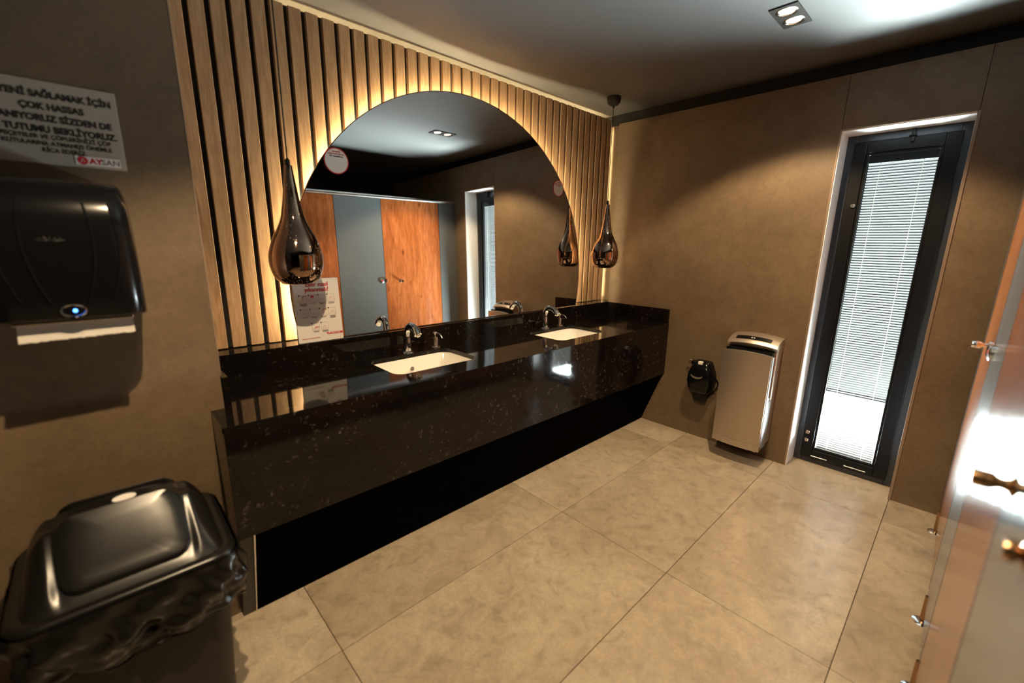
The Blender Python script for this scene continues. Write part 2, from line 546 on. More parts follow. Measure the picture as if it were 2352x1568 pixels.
# blind: head box, slats, ladder cords, bottom rail
bl_y0, bl_y1 = GY0 + 0.017, GY1 - 0.017
bl = obj('blind_headbox', B(FX + 0.010, FX + 0.030, bl_y0 - 0.002, bl_y1 + 0.002, GZ1 - 0.055, GZ1 - 0.014), M['black_metal'], win)
sl = bmesh.new()
hw, tilt = 0.0064, radians(-45)
prof = []
for i in range(5):
    s = -1 + 2 * i / 4
    prof.append((s * hw * cos(tilt) + (1 - s * s) * 0.0011 * -sin(tilt), s * hw * sin(tilt) + (1 - s * s) * 0.0011 * cos(tilt)))
loop0 = prof + [(a, b - 0.00035) for a, b in reversed(prof)]
prism(sl, [(FX + 0.020 + a, b) for a, b in loop0], 'y', bl_y0, bl_y1)
zt, pitch = GZ1 - 0.063, 0.0148
first = None
k = 0
z = zt
while z > GZ0 + 0.022:
    if first is None:
        bmesh.ops.translate(sl, verts=list(sl.verts), vec=(0, 0, z))
        first = obj('blind_slat', sl, M['blind'], win, smooth=True)
        zc0 = z
    else:
        o = first.copy()
        COL.objects.link(o)
        o.parent = win
        o.location = first.location + Vector((0, 0, z - zc0))
    z -= pitch
for yy in (bl_y0 + 0.055, bl_y1 - 0.055):
    obj('ladder_cord', T([(FX + 0.0115, yy, GZ1 - 0.056), (FX + 0.0115, yy, GZ0 + 0.016)], 0.0011, 6), M['white_vinyl'], win)
obj('bottom_rail', B(FX + 0.013, FX + 0.027, bl_y0, bl_y1, GZ0 + 0.0145, GZ0 + 0.0215, 0.001, 1), M['blind'], win)
# hardware
hg = obj('hinge', B(FX - 0.026, FX + 0.002, 0.330, 0.346, WZ - 0.074, WZ - 0.008, 0.002), M['black_metal'], win)
obj('hinge_pin', T([(FX - 0.026, 0.322, WZ - 0.045), (FX - 0.026, 0.354, WZ - 0.045)], 0.005, 8), M['black_metal'], hg)
kb = obj('tilt_knob', lathe_axis(bmesh.new(), [(0.001, 0), (0.013, 0), (0.013, 0.006), (0.009, 0.012), (0.001, 0.012)], (FX - 0.016, 0.548, 1.655), (-1, 0, 0), 16), M['nickel'], win)
for zz in (0.15, 0.205):
    obj('sash_catch', B(FX - 0.03, FX - 0.015, 0.556, 0.576, zz, zz + 0.022, 0.003), M['nickel'], win)
for y0_, y1_ in ((0.44, 0.53), (0.24, 0.35)):
    obj('drain_cover', B(FX - 0.020, FX - 0.014, y0_, y1_, 0.052, 0.058, 0.001, 1), M['dryer_grey'], win)

# outside: paving
structure('ground_outside', B(XT + 0.17, 60, -40, 40, -0.14, -0.02), M['ground'], 'pale paving outside the window', 'ground')

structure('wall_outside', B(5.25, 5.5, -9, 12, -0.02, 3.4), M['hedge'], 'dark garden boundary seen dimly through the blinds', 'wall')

# ================================================================== SLATTED PANEL
sp = thing('slatted_panel', 'tall oak slat panel with black gaps, edge-lit, behind the round mirror', 'wall panel', (1.75, 2.24, ZB))
PX1, PZ1, PR = 3.188, 2.398, 0.05
def panel_top(x):
    d = x - (PX1 - PR)
    if d <= 0: return PZ1
    return PZ1 - PR + sqrt(max(PR * PR - d * d, 0))
bpoly = [(0.262, ZB + 0.003), (PX1, ZB + 0.003), (PX1, PZ1 - PR)]
for i in range(1, 9):
    a = (pi / 2) * i / 8
    bpoly.append((PX1 - PR + PR * cos(a), PZ1 - PR + PR * sin(a)))
bpoly.append((0.262, PZ1))
obj('backing_board', prism(bmesh.new(), bpoly, 'y', YSL + 0.024, YSL + 0.034), M['slat_back'], sp)
SP, SW = 0.0723, 0.0525
zlow = ZB + 0.004
for k in range(41):
    x1 = PX1 - 0.002 - SP * k
    x0 = x1 - SW
    if k == 0:
        n = 8
        top = [(x1 - (x1 - x0) * i / n, panel_top(x1 - (x1 - x0) * i / n) - 0.004) for i in range(n + 1)]
        poly = [(x0, zlow), (x1, zlow)] + top
        obj('slat', prism(bmesh.new(), poly, 'y', YSL, YSL + 0.024), M['slat'], sp)
    else:
        obj('slat', B(x0, x1, YSL, YSL + 0.024, zlow, PZ1 - 0.004, 0.0012, 1), M['slat'], sp)
# edge strip lights behind the panel
obj('led_strip', B(0.30, PX1 - 0.05, YSL + 0.040, YSL + 0.048, PZ1 - 0.104, PZ1 - 0.096), M['led_edge'], sp, label='warm strip light along the top edge')
obj('led_strip', B(PX1 - 0.026, PX1 - 0.018, YSL + 0.047, YSL + 0.055, ZB + 0.02, PZ1 - 0.05), M['led_side'], sp, label='warm strip light along the far edge')

# ================================================================== ROUND MIRROR
MCX, MCZ, MR = 1.680, 1.178, 1.055
mr = thing('round_mirror', 'large backlit round mirror cut flat at the granite ledge', 'mirror', (MCX, YM, ZB + 0.006))
def circ_outline(r, zcut, n=150):
    a0 = math.asin(max(-1, (zcut - MCZ) / r))
    return [(MCX + r * cos(a), MCZ + r * sin(a)) for a in [a0 + (pi - 2 * a0) * i / n for i in range(n + 1)]]
def mirror_plate(r, zcut, d0, d1):
    o = circ_outline(r, zcut)
    return loft(bmesh.new(), [[(x, mirror_y(x, z) + d0, z) for x, z in o], [(x, mirror_y(x, z) + d1, z) for x, z in o]])
zcut = ZB + 0.004
obj('glass', mirror_plate(MR - 0.0035, zcut, 0.0, 0.002), M['mirror'], mr)
bm = bmesh.new()
o1 = circ_outline(MR, zcut - 0.002); o2 = circ_outline(MR - 0.0035, zcut)
loft(bm, [[(x, mirror_y(x, z) - 0.0005, z) for x, z in o2], [(x, mirror_y(x, z) - 0.0005, z) for x, z in o1],
          [(x, mirror_y(x, z) + 0.006, z) for x, z in o1], [(x, mirror_y(x, z) + 0.006, z) for x, z in o2]], False, False)
obj('edge_band', bm, M['mirror_edge'], mr)
obj('backing', mirror_plate(MR - 0.075, zcut + 0.002, 0.003, 0.018), M['black_matte'], mr)
ring = circ_outline(MR - 0.055, ZB + 0.02, 120)
obj('led_strip', T([(x, mirror_y(x, z) + 0.022, z) for x, z in ring], 0.006, 6), M['led_warm'], mr, label='warm glowing strip light behind the mirror rim')
obj('mount', mirror_plate(MR - 0.20, ZB + 0.1, 0.018, 0.055), M['black_matte'], mr)

# ================================================================== VANITY
va = thing('vanity_counter', 'long black speckled granite vanity with sloping base', 'vanity', (1.7, 1.8, 0))
SINKS = [(1.130, 1.825), (2.232, 1.805)]
SWD, SDP, SRD = 0.47, 0.305, 0.055
# countertop with two rounded cut-outs
bm = bmesh.new()
ol = [(XCL, YC), (XF, YC), (XF, YB + 0.02), (XP + 0.002, YB + 0.02), (XP + 0.002, YP - 0.001), (XCL, YP - 0.001)]
def ring_edges(pts, z):
    vs_ = [bm.verts.new((x, y, z)) for x, y in pts]
    return [bm.edges.new((vs_[i], vs_[(i + 1) % len(vs_)])) for i in range(len(vs_))]
es = ring_edges(ol, ZC)
for cx, cy in SINKS:
    es += ring_edges(rrect(cx, cy, SWD, SDP, SRD, 8), ZC)
bmesh.ops.triangle_fill(bm, use_beauty=True, use_dissolve=False, edges=es)
r = bmesh.ops.extrude_face_region(bm, geom=list(bm.faces))
bmesh.ops.translate(bm, verts=[v for v in r['geom'] if isinstance(v, bmesh.types.BMVert)], vec=(0, 0, -0.022))
obj('countertop', bm, M['granite'], va)
obj('apron', B(XCL, XF, YC - 0.001, YC + 0.02, ZA, ZC - 0.0005, 0.001, 1), M['granite'], va)
obj('end_panel', B(XCL, XCL + 0.02, YC + 0.02, YP - 0.001, ZA, ZC - 0.022), M['granite'], va)
# sloping black base below the apron
obj('base_panel', prism(bmesh.new(), [(YC + 0.006, ZA + 0.01), (YC + 0.03, ZA + 0.01), (1.72, 0.002), (1.695, 0.002)], 'x', XP + 0.004, XF), M['base_black'], va)
obj('base_end', prism(bmesh.new(), [(YC + 0.02, ZA), (YP - 0.002, ZA), (YP - 0.002, 0.002), (1.697, 0.002)], 'x', XCL + 0.004, XP), M['frame_grey'], va)
obj('base_trim', prism(bmesh.new(), [(YC + 0.004, ZA), (YC + 0.02, ZA), (1.70, 0.002), (1.691, 0.002)], 'x', XP, XP + 0.004), M['nickel'], va)
obj('backsplash', B(XP + 0.002, XF - 0.0005, YB, 2.298, ZC - 0.001, ZB, 0.0012, 1), M['granite'], va)
structure('trim_3', B(XF, XT - 0.001, YB + 0.0015, 2.298, 0.0, ZB), M['granite'], 'granite ledge end set into the corner recess', 'trim')
obj('side_splash', B(XF - 0.02, XF - 0.0005, YC + 0.001, YB, ZC, ZB, 0.0012, 1), M['granite'], va)
obj('side_splash', B(XP + 0.002, XP + 0.022, YP + 0.02, YB, ZC, ZB, 0.0012, 1), M['granite'], va)

def make_sink(cx, cy, label):
    t = thing('wash_basin', label, 'sink', (cx, cy, ZC - 0.17), 'basins set under the counter')
    bm = bmesh.new()
    loops = []
    for w, d, r, z in ((SWD + 0.05, SDP + 0.05, 0.07, -0.0225), (SWD + 0.004, SDP + 0.004, SRD, -0.0225), (SWD - 0.008, SDP - 0.008, SRD, -0.032),
                       (SWD - 0.03, SDP - 0.03, 0.06, -0.09), (SWD - 0.07, SDP - 0.06, 0.07, -0.135), (SWD - 0.14, SDP - 0.12, 0.06, -0.152),
                       (0.06, 0.06, 0.0299, -0.158)):
        loops.append([(x, y, ZC + z) for x, y in rrect(cx, cy, w, d, r, 8)])
    loft(bm, loops, False, True)
    obj('bowl', bm, M['ceramic'], t, smooth=True, angle=50)
    dr = obj('drain', lathe(bmesh.new(), [(0.002, 0.004), (0.018, 0.004), (0.022, 0.002), (0.022, -0.004)], cx, cy, ZC - 0.156, 20), M['chrome'], t, smooth=True)
    obj('overflow_ring', lathe_axis(bmesh.new(), [(0.006, 0), (0.012, 0), (0.012, 0.003), (0.006, 0.003)], (cx, cy + SDP / 2 - 0.026, ZC - 0.075), (0, -1, 0), 16), M['chrome'], t)
    return t
make_sink(*SINKS[0], 'white rectangular basin nearer the towel dispenser, first of two')
make_sink(*SINKS[1], 'white rectangular basin at the far end of the counter')

def make_faucet(x, y, label):
    t = thing('faucet', label, 'faucet', (x, y, ZC), 'sensor faucets on the counter')
    z = ZC
    obj('escutcheon', lathe(bmesh.new(), [(0.001, 0.009), (0.026, 0.009), (0.033, 0.004), (0.034, 0.0)], x, y, z, 28, True, True), M['chrome'], t, smooth=True)
    path = smooth_curve([(x, y, z + 0.004), (x, y, z + 0.05), (x, y - 0.001, z + 0.095), (x, y - 0.014, z + 0.133), (x, y - 0.045, z + 0.150),
                         (x, y - 0.085, z + 0.140), (x, y - 0.112, z + 0.112)], 7)
    n = len(path)
    rad = []
    for i in range(n):
        s = i / (n - 1)
        rad.append(0.0225 - 0.0045 * min(s / 0.4, 1) + (0.001 if s > 0.9 else 0))
    obj('body', tube(bmesh.new(), path, rad, 20), M['chrome'], t, smooth=True, angle=60)
    d = (path[-1] - path[-3]).normalized()
    e = path[-1]
    obj('aerator', lathe_axis(bmesh.new(), [(0.013, -0.002), (0.013, 0.006), (0.010, 0.009)], e, d, 18), M['nickel'], t, smooth=True)
    obj('sensor_eye', lathe_axis(bmesh.new(), [(0.001, 0), (0.0065, 0), (0.0065, 0.003), (0.001, 0.003)], (x, y - 0.0205, z + 0.032), (0, -1, 0), 16), M['black_plastic'], t)
    return t
make_faucet(1.146, 2.018, 'curved chrome sensor faucet behind the nearer basin')
make_faucet(2.222, 2.000, 'curved chrome sensor faucet behind the far basin')

def make_pump(x, y, label):
    t = thing('soap_pump', label, 'soap dispenser', (x, y, ZC), 'soap pumps set in the counter')
    z = ZC
    obj('flange', lathe(bmesh.new(), [(0.001, 0.006), (0.024, 0.006), (0.028, 0.003), (0.028, 0)], x, y, z, 24, True, True), M['nickel'], t, smooth=True)
    obj('collar', lathe(bmesh.new(), [(0.0165, 0.005), (0.0155, 0.012), (0.0155, 0.052), (0.0145, 0.056), (0.007, 0.057)], x, y, z, 24, True, True), M['nickel'], t, smooth=True)
    obj('plunger', lathe(bmesh.new(), [(0.005, 0.055), (0.005, 0.072), (0.012, 0.074), (0.013, 0.083), (0.010, 0.087), (0.002, 0.088)], x, y, z, 20, True, True), M['nickel'], t, smooth=True)
    sp_ = smooth_curve([(x, y - 0.004, z + 0.080), (x + 0.003, y - 0.025, z + 0.082), (x + 0.006, y - 0.045, z + 0.074), (x + 0.008, y - 0.056, z + 0.058)], 5)
    obj('spout', tube(bmesh.new(), sp_, 0.0036, 10), M['nickel'], t, smooth=True)
    return t
make_pump(1.326, 2.022, 'brushed nickel soap pump to the right of the nearer faucet')
make_pump(2.378, 1.998, 'brushed nickel soap pump beside the far faucet')

# ================================================================== PENDANTS
def make_pendant(x, y, zb, label):
    t = thing('pendant_lamp', label, 'pendant lamp', (x, y, zb), 'teardrop pendants hanging before the mirror')
    prof = [(0.056, 0.004), (0.057, 0.0), (0.060, 0.0), (0.084, 0.022), (0.099, 0.058), (0.1035, 0.095), (0.100, 0.130), (0.083, 0.183), (0.063, 0.222),
            (0.046, 0.262), (0.033, 0.325), (0.024, 0.390), (0.0165, 0.450), (0.0155, 0.465), (0.004, 0.467)]
    out = smooth_curve([(r, 0, z) for r, z in prof[2:13]], 4)
    pr2 = prof[:2] + [(p.x, p.z) for p in out] + prof[13:]
    inner = [(max(p.x - 0.004, 0.003), p.z + 0.001) for p in reversed(out[:-4])]
    obj('shade', lathe(bmesh.new(), inner[::1] + pr2, x, y, zb, 48), M['copper'], t, smooth=True, angle=60)
    obj('cap', lathe(bmesh.new(), [(0.009, 0.462), (0.009, 0.485), (0.004, 0.492)], x, y, zb, 16, True, True), M['black_matte'], t, smooth=True)
    obj('bulb', lathe(bmesh.new(), [(0.002, 0.10), (0.02, 0.11), (0.026, 0.135), (0.018, 0.165), (0.011, 0.19), (0.011, 0.22)], x, y, zb, 16, True, True), M['white_vinyl'], t, smooth=True)
    obj('cable', T([(x, y, zb + 0.488), (x, y, ZH - 0.055)], 0.0026, 8), M['black_matte'], t, smooth=True)
    obj('ceiling_rose', lathe(bmesh.new(), [(0.004, -0.075), (0.008, -0.068), (0.010, -0.062), (0.030, -0.055), (0.045, -0.038), (0.049, -0.012), (0.049, 0.0)], x, y, ZH, 28, True, True), M['black_matte'], t, smooth=True)
    return t
make_pendant(0.602, 1.935, 1.236, 'copper glass teardrop pendant hanging above the hand-washing notice')
make_pendant(2.815, 1.945, 1.240, 'copper glass teardrop pendant in the far corner by the end wall')

# ================================================================== RECESSED DOWNLIGHTS
def make_downlight(cx, cy, label, spread=112, energy=60, aims=((0, 0), (0, 0))):
    t = thing('recessed_downlight', label, 'downlight', (cx, cy, ZH - 0.006), 'twin recessed ceiling downlights')
    bm = bmesh.new()
    hx, hy = 0.113, 0.057
    es = []
    def rg(pts, z):
        vs_ = [bm.verts.new((x, y, z)) for x, y in pts]
        return [bm.edges.new((vs_[i], vs_[(i + 1) % len(vs_)])) for i in range(len(vs_))]
    es += rg([(cx - hx, cy - hy), (cx + hx, cy - hy), (cx + hx, cy + hy), (cx - hx, cy + hy)], ZH - 0.006)
    for s in (-1, 1):
        es += rg([(cx + s * 0.054 + 0.045 * cos(2 * pi * i / 32), cy + 0.045 * sin(2 * pi * i / 32)) for i in range(32)], ZH - 0.006)
    bmesh.ops.triangle_fill(bm, use_beauty=True, use_dissolve=False, edges=es)
    r = bmesh.ops.extrude_face_region(bm, geom=list(bm.faces))
    bmesh.ops.translate(bm, verts=[v for v in r['geom'] if isinstance(v, bmesh.types.BMVert)], vec=(0, 0, 0.006))
    obj('frame', bm, M['frame_grey'], t)
    for i, s in enumerate((-1, 1)):
        lx = cx + s * 0.054
        gb = obj('gimbal_ring', lathe(bmesh.new(), [(0.0445, -0.003), (0.037, -0.006), (0.033, -0.003), (0.030, -0.0004)], lx, cy, ZH - 0.001, 32), M['reflector'], t, smooth=True)
        obj('lamp_face', lathe(bmesh.new(), [(0.031, 0.0), (0.031, -0.0015), (0.010, -0.004), (0.001, -0.004)], lx, cy, ZH - 0.0015, 28, True, True), M['bulb'] if i == 0 else M['bulb_dim'], gb)
        ld = bpy.data.lights.new('downlight_beam', 'SPOT')
        ld.energy = energy * (1.8 if i == 0 else 0.15)
        ld.color = (1.0, 0.735, 0.44)
        ld.spot_size = radians(spread)
        ld.spot_blend = 0.28
        ld.shadow_soft_size = 0.016
        lo = bpy.data.objects.new('downlight_beam', ld)
        COL.objects.link(lo)
        lo.parent = t
        lo.location = Vector((lx, cy, ZH - 0.012)) - WP[t]
        ax, ay = aims[i]
        lo.rotation_euler = (radians(ax), radians(ay), 0)
    return t
make_downlight(2.420, 0.755, 'twin square downlight in the ceiling near the window', energy=78, spread=116, aims=((0, -3), (0, -3)))
make_downlight(0.290, 0.590, 'twin square downlight in the ceiling above the entrance end', energy=92, spread=110, aims=((2, -8), (2, -8)))

# ================================================================== WALL SIGN (left)
SY = YP - 0.003
sg = thing('wall_sign', 'grey aluminium notice with black Turkish lettering above the towel dispenser', 'sign', (-0.06, SY, 1.60))
obj('plate', B(-0.300, 0.100, SY, YP, 1.600, 1.803, 0.0008, 1), M['sign_grey'], sg)
def on_sign(bm, x, z, yy=SY - 0.0006):
    return place(bm, lambda c: (x + c.x, yy - c.z, z + c.y))
lines = [('HİJYENİ SAĞLAMAK İÇİN', 0.0255, 1.762, -0.098), ('ÇOK HASSAS', 0.0255, 1.731, -0.098), ('DAVRANIYORUZ SİZDEN DE', 0.0255, 1.701, -0.098),
         ('AYNI TUTUMU BEKLİYORUZ.', 0.0255, 1.672, -0.095), ('PEÇETELER VE ÇÖPLERİNİZİ ÇÖP', 0.0175, 1.655, -0.110), ('KUTULARINA ATMANIZI ÖNEMLE', 0.0175, 1.640, -0.110),
         ('RİCA EDERİZ.', 0.0175, 1.625, -0.110)]
zl = [1.7625, 1.7335, 1.7055, 1.6785, 1.6625, 1.6465, 1.6305]
right_x = [0.088, 0.030, 0.082, 0.090, 0.074, 0.074, 0.022]
for (s, sz, _, _), z, rx in zip(lines, zl, right_x):
    big = sz > 0.02
    b = text_bm(s, 0.0215 if big else 0.0145, bold=0.0011 if big else 0.0005, align='RIGHT', sx=0.93)
    obj('lettering', on_sign(b, rx, z), M['black_ink'], sg)
lg = obj('logo_plate', B(-0.004, 0.0875, SY - 0.0014, SY, 1.6065, 1.6285), M['white_vinyl'], sg)
disc = lathe_axis(bmesh.new(), [(0.001, 0), (0.0105, 0), (0.0105, 0.0008), (0.001, 0.0008)], (0.0105, SY - 0.0014, 1.6175), (0, -1, 0), 24)
obj('logo_disc', disc, M['red_ink'], lg)
obj('logo_mark', T([(0.0055, SY - 0.0023, 1.612), (0.0105, SY - 0.0023, 1.623), (0.014, SY - 0.0023, 1.614)], 0.0008, 6), M['white_vinyl'], lg)
obj('lettering', on_sign(text_bm('AY', 0.0195, 0.0009, sx=1.05), 0.0235, 1.6108, SY - 0.0016), M['red_ink'], lg)
obj('lettering', on_sign(text_bm('SAN', 0.0195, 0.0004, sx=1.05), 0.0475, 1.6108, SY - 0.0016), M['grey_ink'], lg)

# ================================================================== PAPER TOWEL DISPENSER
td = thing('towel_dispenser', 'glossy black automatic paper towel dispenser on the left wall', 'dispenser', (-0.06, 1.62, 1.21))
TDX, TDW = -0.062, 0.285
bm = bmesh.new()
loops = []
for z, d, w in ((1.213, 0.200, 0.0), (1.218, 0.214, 0.0), (1.25, 0.222, 0.0), (1.32, 0.226, 0.0), (1.40, 0.226, 0.002), (1.46, 0.222, 0.004), (1.495, 0.212, 0.008),
                (1.52, 0.194, 0.014), (1.538, 0.168, 0.022), (1.548, 0.140, 0.032), (1.552, 0.110, 0.045)):
    w_ = TDW - w
    r = 0.045
    pts = []
    yb, yf = YP - 0.001, YP - d
    x0, x1 = TDX - w_ / 2, TDX + w_ / 2
    pts.append((x1, yb)); pts.append((x0, yb))
    for i in range(9):
        a = pi + (pi / 2) * i / 8
        pts.append((x0 + r + r * cos(a), yf + r + r * sin(a)))
    for i in range(9):
        a = 3 * pi / 2 + (pi / 2) * i / 8
        pts.append((x1 - r + r * cos(a), yf + r + r * sin(a)))
    loops.append([(x, y, z) for x, y in pts])
loft(bm, loops)
shell = obj('housing', bm, M['black_plastic'], td, smooth=True, angle=50)
def front_y(z):
    zs = [(1.213, 0.2), (1.218, 0.214), (1.25, 0.222), (1.32, 0.226), (1.40, 0.226), (1.46, 0.222), (1.495, 0.212), (1.52, 0.194), (1.552, 0.11)]
    for (a, da), (b, db) in zip(zs, zs[1:]):
        if z <= b: return YP - (da + (db - da) * (z - a) / (b - a))
    return YP - 0.11
for sx in (-1, 1):
    for off in (0.050, 0.096):
        pts = []
        for i in range(13):
            z = 1.255 + (1.495 - 1.255) * i / 12
            s = (z - 1.255) / 0.24
            xo = off + 0.012 * sin(pi * s * 0.9) - 0.018 * (1 - s) ** 3
            pts.append((TDX + sx * xo, front_y(z) + (0.0 if off < 0.08 else 0.001), z))
        obj('rib', T(pts, 0.0028, 8), M['black_plastic'], td, smooth=True)
fy = front_y(1.238)
def ell_ring(cx, cz, a, b, y, rad):
    return T([(cx + a * cos(2 * pi * i / 28), y, cz + b * sin(2 * pi * i / 28)) for i in range(29)], rad, 8, False)
se = obj('sensor_window', lathe_axis(bmesh.new(), [(0.001, 0), (0.020, 0), (0.020, 0.002), (0.001, 0.004)], (TDX + 0.002, fy + 0.001, 1.236), (0, -1, 0), 28), M['black_plastic'], td)
obj('sensor_ring', ell_ring(TDX + 0.002, 1.236, 0.022, 0.0145, fy - 0.001, 0.0022), M['chrome'], se, smooth=True)
obj('indicator_light', lathe_axis(bmesh.new(), [(0.001, 0), (0.0042, 0), (0.0042, 0.0015), (0.001, 0.002)], (TDX + 0.005, fy - 0.003, 1.2365), (0, -1, 0), 14), M['blue_led'], se, label='glowing blue indicator light')
fy2 = front_y(1.40)
em = bmesh.new()
for i in range(7):
    a = radians(20 + 140 * i / 6)
    tube(em, [(TDX - 0.012 + 0.008 * cos(a), fy2 - 0.0005, 1.402 + 0.003 * sin(a)), (TDX - 0.012 + 0.026 * cos(a), fy2 - 0.0005, 1.402 + 0.012 * sin(a))], 0.0007, 5)
obj('emblem', em, M['frame_grey'], td)
obj('lock_mark', T([(0.045, front_y(1.262) + 0.008, 1.268), (0.049, front_y(1.262) + 0.008, 1.262), (0.056, front_y(1.262) + 0.012, 1.262), (0.062, front_y(1.262) + 0.014, 1.266)], 0.0011, 6), M['nickel'], td)
obj('cutter_bar', B(TDX - 0.110, TDX + 0.112, YP - 0.190, YP - 0.150, 1.203, 1.2135, 0.002), M['nickel'], td)
# paper sheet hanging from the slot
rnd = random.Random(3)
bm = bmesh.new()
nseg = 40
top, mid, bot = [], [], []
for i in range(nseg + 1):
    x = TDX - 0.103 + 0.213 * i / nseg
    top.append((x, YP - 0.165, 1.207)); mid.append((x, YP - 0.178, 1.188))
    bot.append((x, YP - 0.196, 1.1625 + 0.004 * i / nseg + rnd.uniform(-0.0012, 0.0012)))
rows = [[bm.verts.new(p) for p in l] for l in (top, mid, bot)]
for a, b in zip(rows, rows[1:]):
    for i in range(nseg): bm.faces.new((a[i], a[i + 1], b[i + 1], b[i]))
bmesh.ops.solidify(bm, geom=list(bm.faces), thickness=0.0006)
tag(obj('paper_towel', bm, M['white_paper'], None, smooth=True), 'torn white paper towel hanging out of the black dispenser', 'paper towel')

# ================================================================== SWING-TOP BIN
BX, BY, BW, BD = -0.048, 1.425, 0.410, 0.385
RZ = 0.600
tb = thing('swing_bin', 'black swing-top waste bin with a liner folded over its rim', 'bin', (BX, BY, 0))
bm = bmesh.new()
loops = []
for z, s in ((0.0, 0.80), (0.012, 0.81), (0.30, 0.88), (0.56, 0.945), (0.585, 0.955)):
    loops.append([(x, y, z) for x, y in rrect(BX, BY, BW * s, BD * s, 0.055, 8)])
loft(bm, loops)
obj('body', bm, M['bin_body'], tb, smooth=True, angle=50)
# lid: rim + arched hood with raised ends
bm = bmesh.new()
loops = []
for z, g_, r in ((RZ - 0.022, 0.006, 0.06), (RZ - 0.006, 0.010, 0.06), (RZ + 0.004, 0.006, 0.06), (RZ + 0.007, -0.006, 0.055), (RZ + 0.004, -0.018, 0.05)):
    loops.append([(x, y, z) for x, y in rrect(BX, BY, BW + g_ * 2, BD + g_ * 2, r, 8)])
loft(bm, loops, False, False)
lid = obj('lid_rim', bm, M['bin_plastic'], tb, smooth=True, angle=60)
HH = 0.160
def hood_z(u, v):
    """u across x in -1..1, v across y in -1..1"""
    a = min(max((1 - abs(v)) / 0.78, 0), 1)
    prof = a ** 0.93
    prof *= 1 - 0.05 * (1 - min(abs(v) / 0.22, 1))
    au = min(abs(u), 1)
    end = max(1 - au ** 4.2, 0) ** 0.62
    t_ = min(max((0.74 - au) / 0.08, 0), 1)
    step = 0.011 * (t_ * t_ * (3 - 2 * t_)) * min(a * 4, 1)
    return RZ + 0.002 + HH * prof * end - step
bm = bmesh.new()
nu, nv = 56, 48
grid = []
for i in range(nu + 1):
    row = []
    for j in range(nv + 1):
        u, v = -1 + 2 * i / nu, -1 + 2 * j / nv
        # squircle mapping keeps the plan corners rounded
        x = BX + u * (BW / 2 - 0.016) * sqrt(1 - 0.10 * v ** 8)
        y = BY + v * (BD / 2 - 0.016) * sqrt(1 - 0.10 * u ** 8)
        row.append(bm.verts.new((x, y, hood_z(u, v))))
    grid.append(row)
for i in range(nu):
    for j in range(nv):
        bm.faces.new((grid[i][j], grid[i + 1][j], grid[i + 1][j + 1], grid[i][j + 1]))
obj('hood', bm, M['bin_plastic'], tb, smooth=True, angle=70)
# swinging flap: curved plate lying on the front slope
def flap(v0, v1, lift):
    bm = bmesh.new()
    nn = 30
    out = rrect(0, (v0 + v1) / 2, 1.30, abs(v1 - v0), 0.2, 10)
    rings = []
    for k, (sc, li) in enumerate(((1.0, 0.0), (1.0, lift * 0.8), (0.96, lift), (0.75, lift), (0.5, lift), (0.25, lift), (0.02, lift))):
        vm = (v0 + v1) / 2
        ringp = []
        for a, b in out:
            u, v = a * sc, vm + (b - vm) * sc
            ringp.append((BX + u * (BW / 2 - 0.016), BY + v * (BD / 2 - 0.016), hood_z(u, v) + li))
        rings.append(ringp)
    loft(bm, rings, False, True)
    return bm
obj('flap', flap(-0.90, -0.20, 0.012), M['bin_plastic'], tb, smooth=True, angle=50)
obj('flap', flap(0.20, 0.90, 0.012), M['bin_plastic'], tb, smooth=True, angle=50)
bm = bmesh.new()
lp = [(BX + 0.010 + 0.024 * cos(2 * pi * i / 24), BY + 0.010 + 0.013 * sin(2 * pi * i / 24)) for i in range(24)]
loft(bm, [[(x, y, hood_z((x - BX) / 0.177, (y - BY) / 0.177) + 0.0006) for x, y in lp], [(x, y, hood_z((x - BX) / 0.177, (y - BY) / 0.177) + 0.0016) for x, y in lp]])
obj('sticker', bm, M['white_vinyl'], tb, label='small cream oval sticker')
# liner bag folded over the rim
rnd = random.Random(11)
base0 = rrect(BX, BY, BW + 0.012, BD + 0.012, 0.06, 16)
base = []
for i_, p_ in enumerate(base0):
    q_ = base0[(i_ + 1) % len(base0)]
    m_ = max(1, int(sqrt((p_[0] - q_[0]) ** 2 + (p_[1] - q_[1]) ** 2) / 0.007))
    for k_ in range(m_):
        base.append((p_[0] + (q_[0] - p_[0]) * k_ / m_, p_[1] + (q_[1] - p_[1]) * k_ / m_))
nb = len(base)
ph = [rnd.uniform(0, 6.28) for _ in range(8)]
rows = []
nr = 22
for k in range(nr + 1):
    s = k / nr
    row = []
    for i, (x, y) in enumerate(base):
        a = 2 * pi * i / nb
        nx, ny = x - BX, y - BY
        ln = sqrt(nx * nx + ny * ny); nx /= ln; ny /= ln
        low = 0.135 + 0.045 * sin(a + 2.6) + 0.022 * sin(3 * a + ph[0]) + 0.010 * sin(9 * a + ph[1])
        zz = RZ - 0.006 - s * low
        w = 0.014 * sin(pi * s) + 0.012 * s * sin(7 * a + ph[2] + 3 * s) + 0.006 * s * sin(19 * a + ph[3] - 6 * s) + 0.009 * sin(pi * s) * sin(11 * a + ph[4] + 7 * s) + 0.005 * sin(pi * s) * sin(29 * a + ph[6] - 9 * s) + 0.004 * sin(23 * s + 5 * a) * s - 0.012 * s
        row.append((x + nx * (0.010 + w), y + ny * (0.010 + w), zz + 0.006 * s * sin(13 * a + ph[5])))
    rows.append(row)
bm = bmesh.new()
loft(bm, rows, False, False)
bag = obj('liner_bag', bm, M['bag'], None, smooth=True, angle=80)
tag(bag, 'crumpled black plastic bag folded over the waste bin rim', 'bin bag')
bmh = T([(p[0], p[1], p[2]) for p in rows[-1]] + [rows[-1][0]], 0.003, 6, False)
obj('hem', bmh, M['bag'], bag, smooth=True)

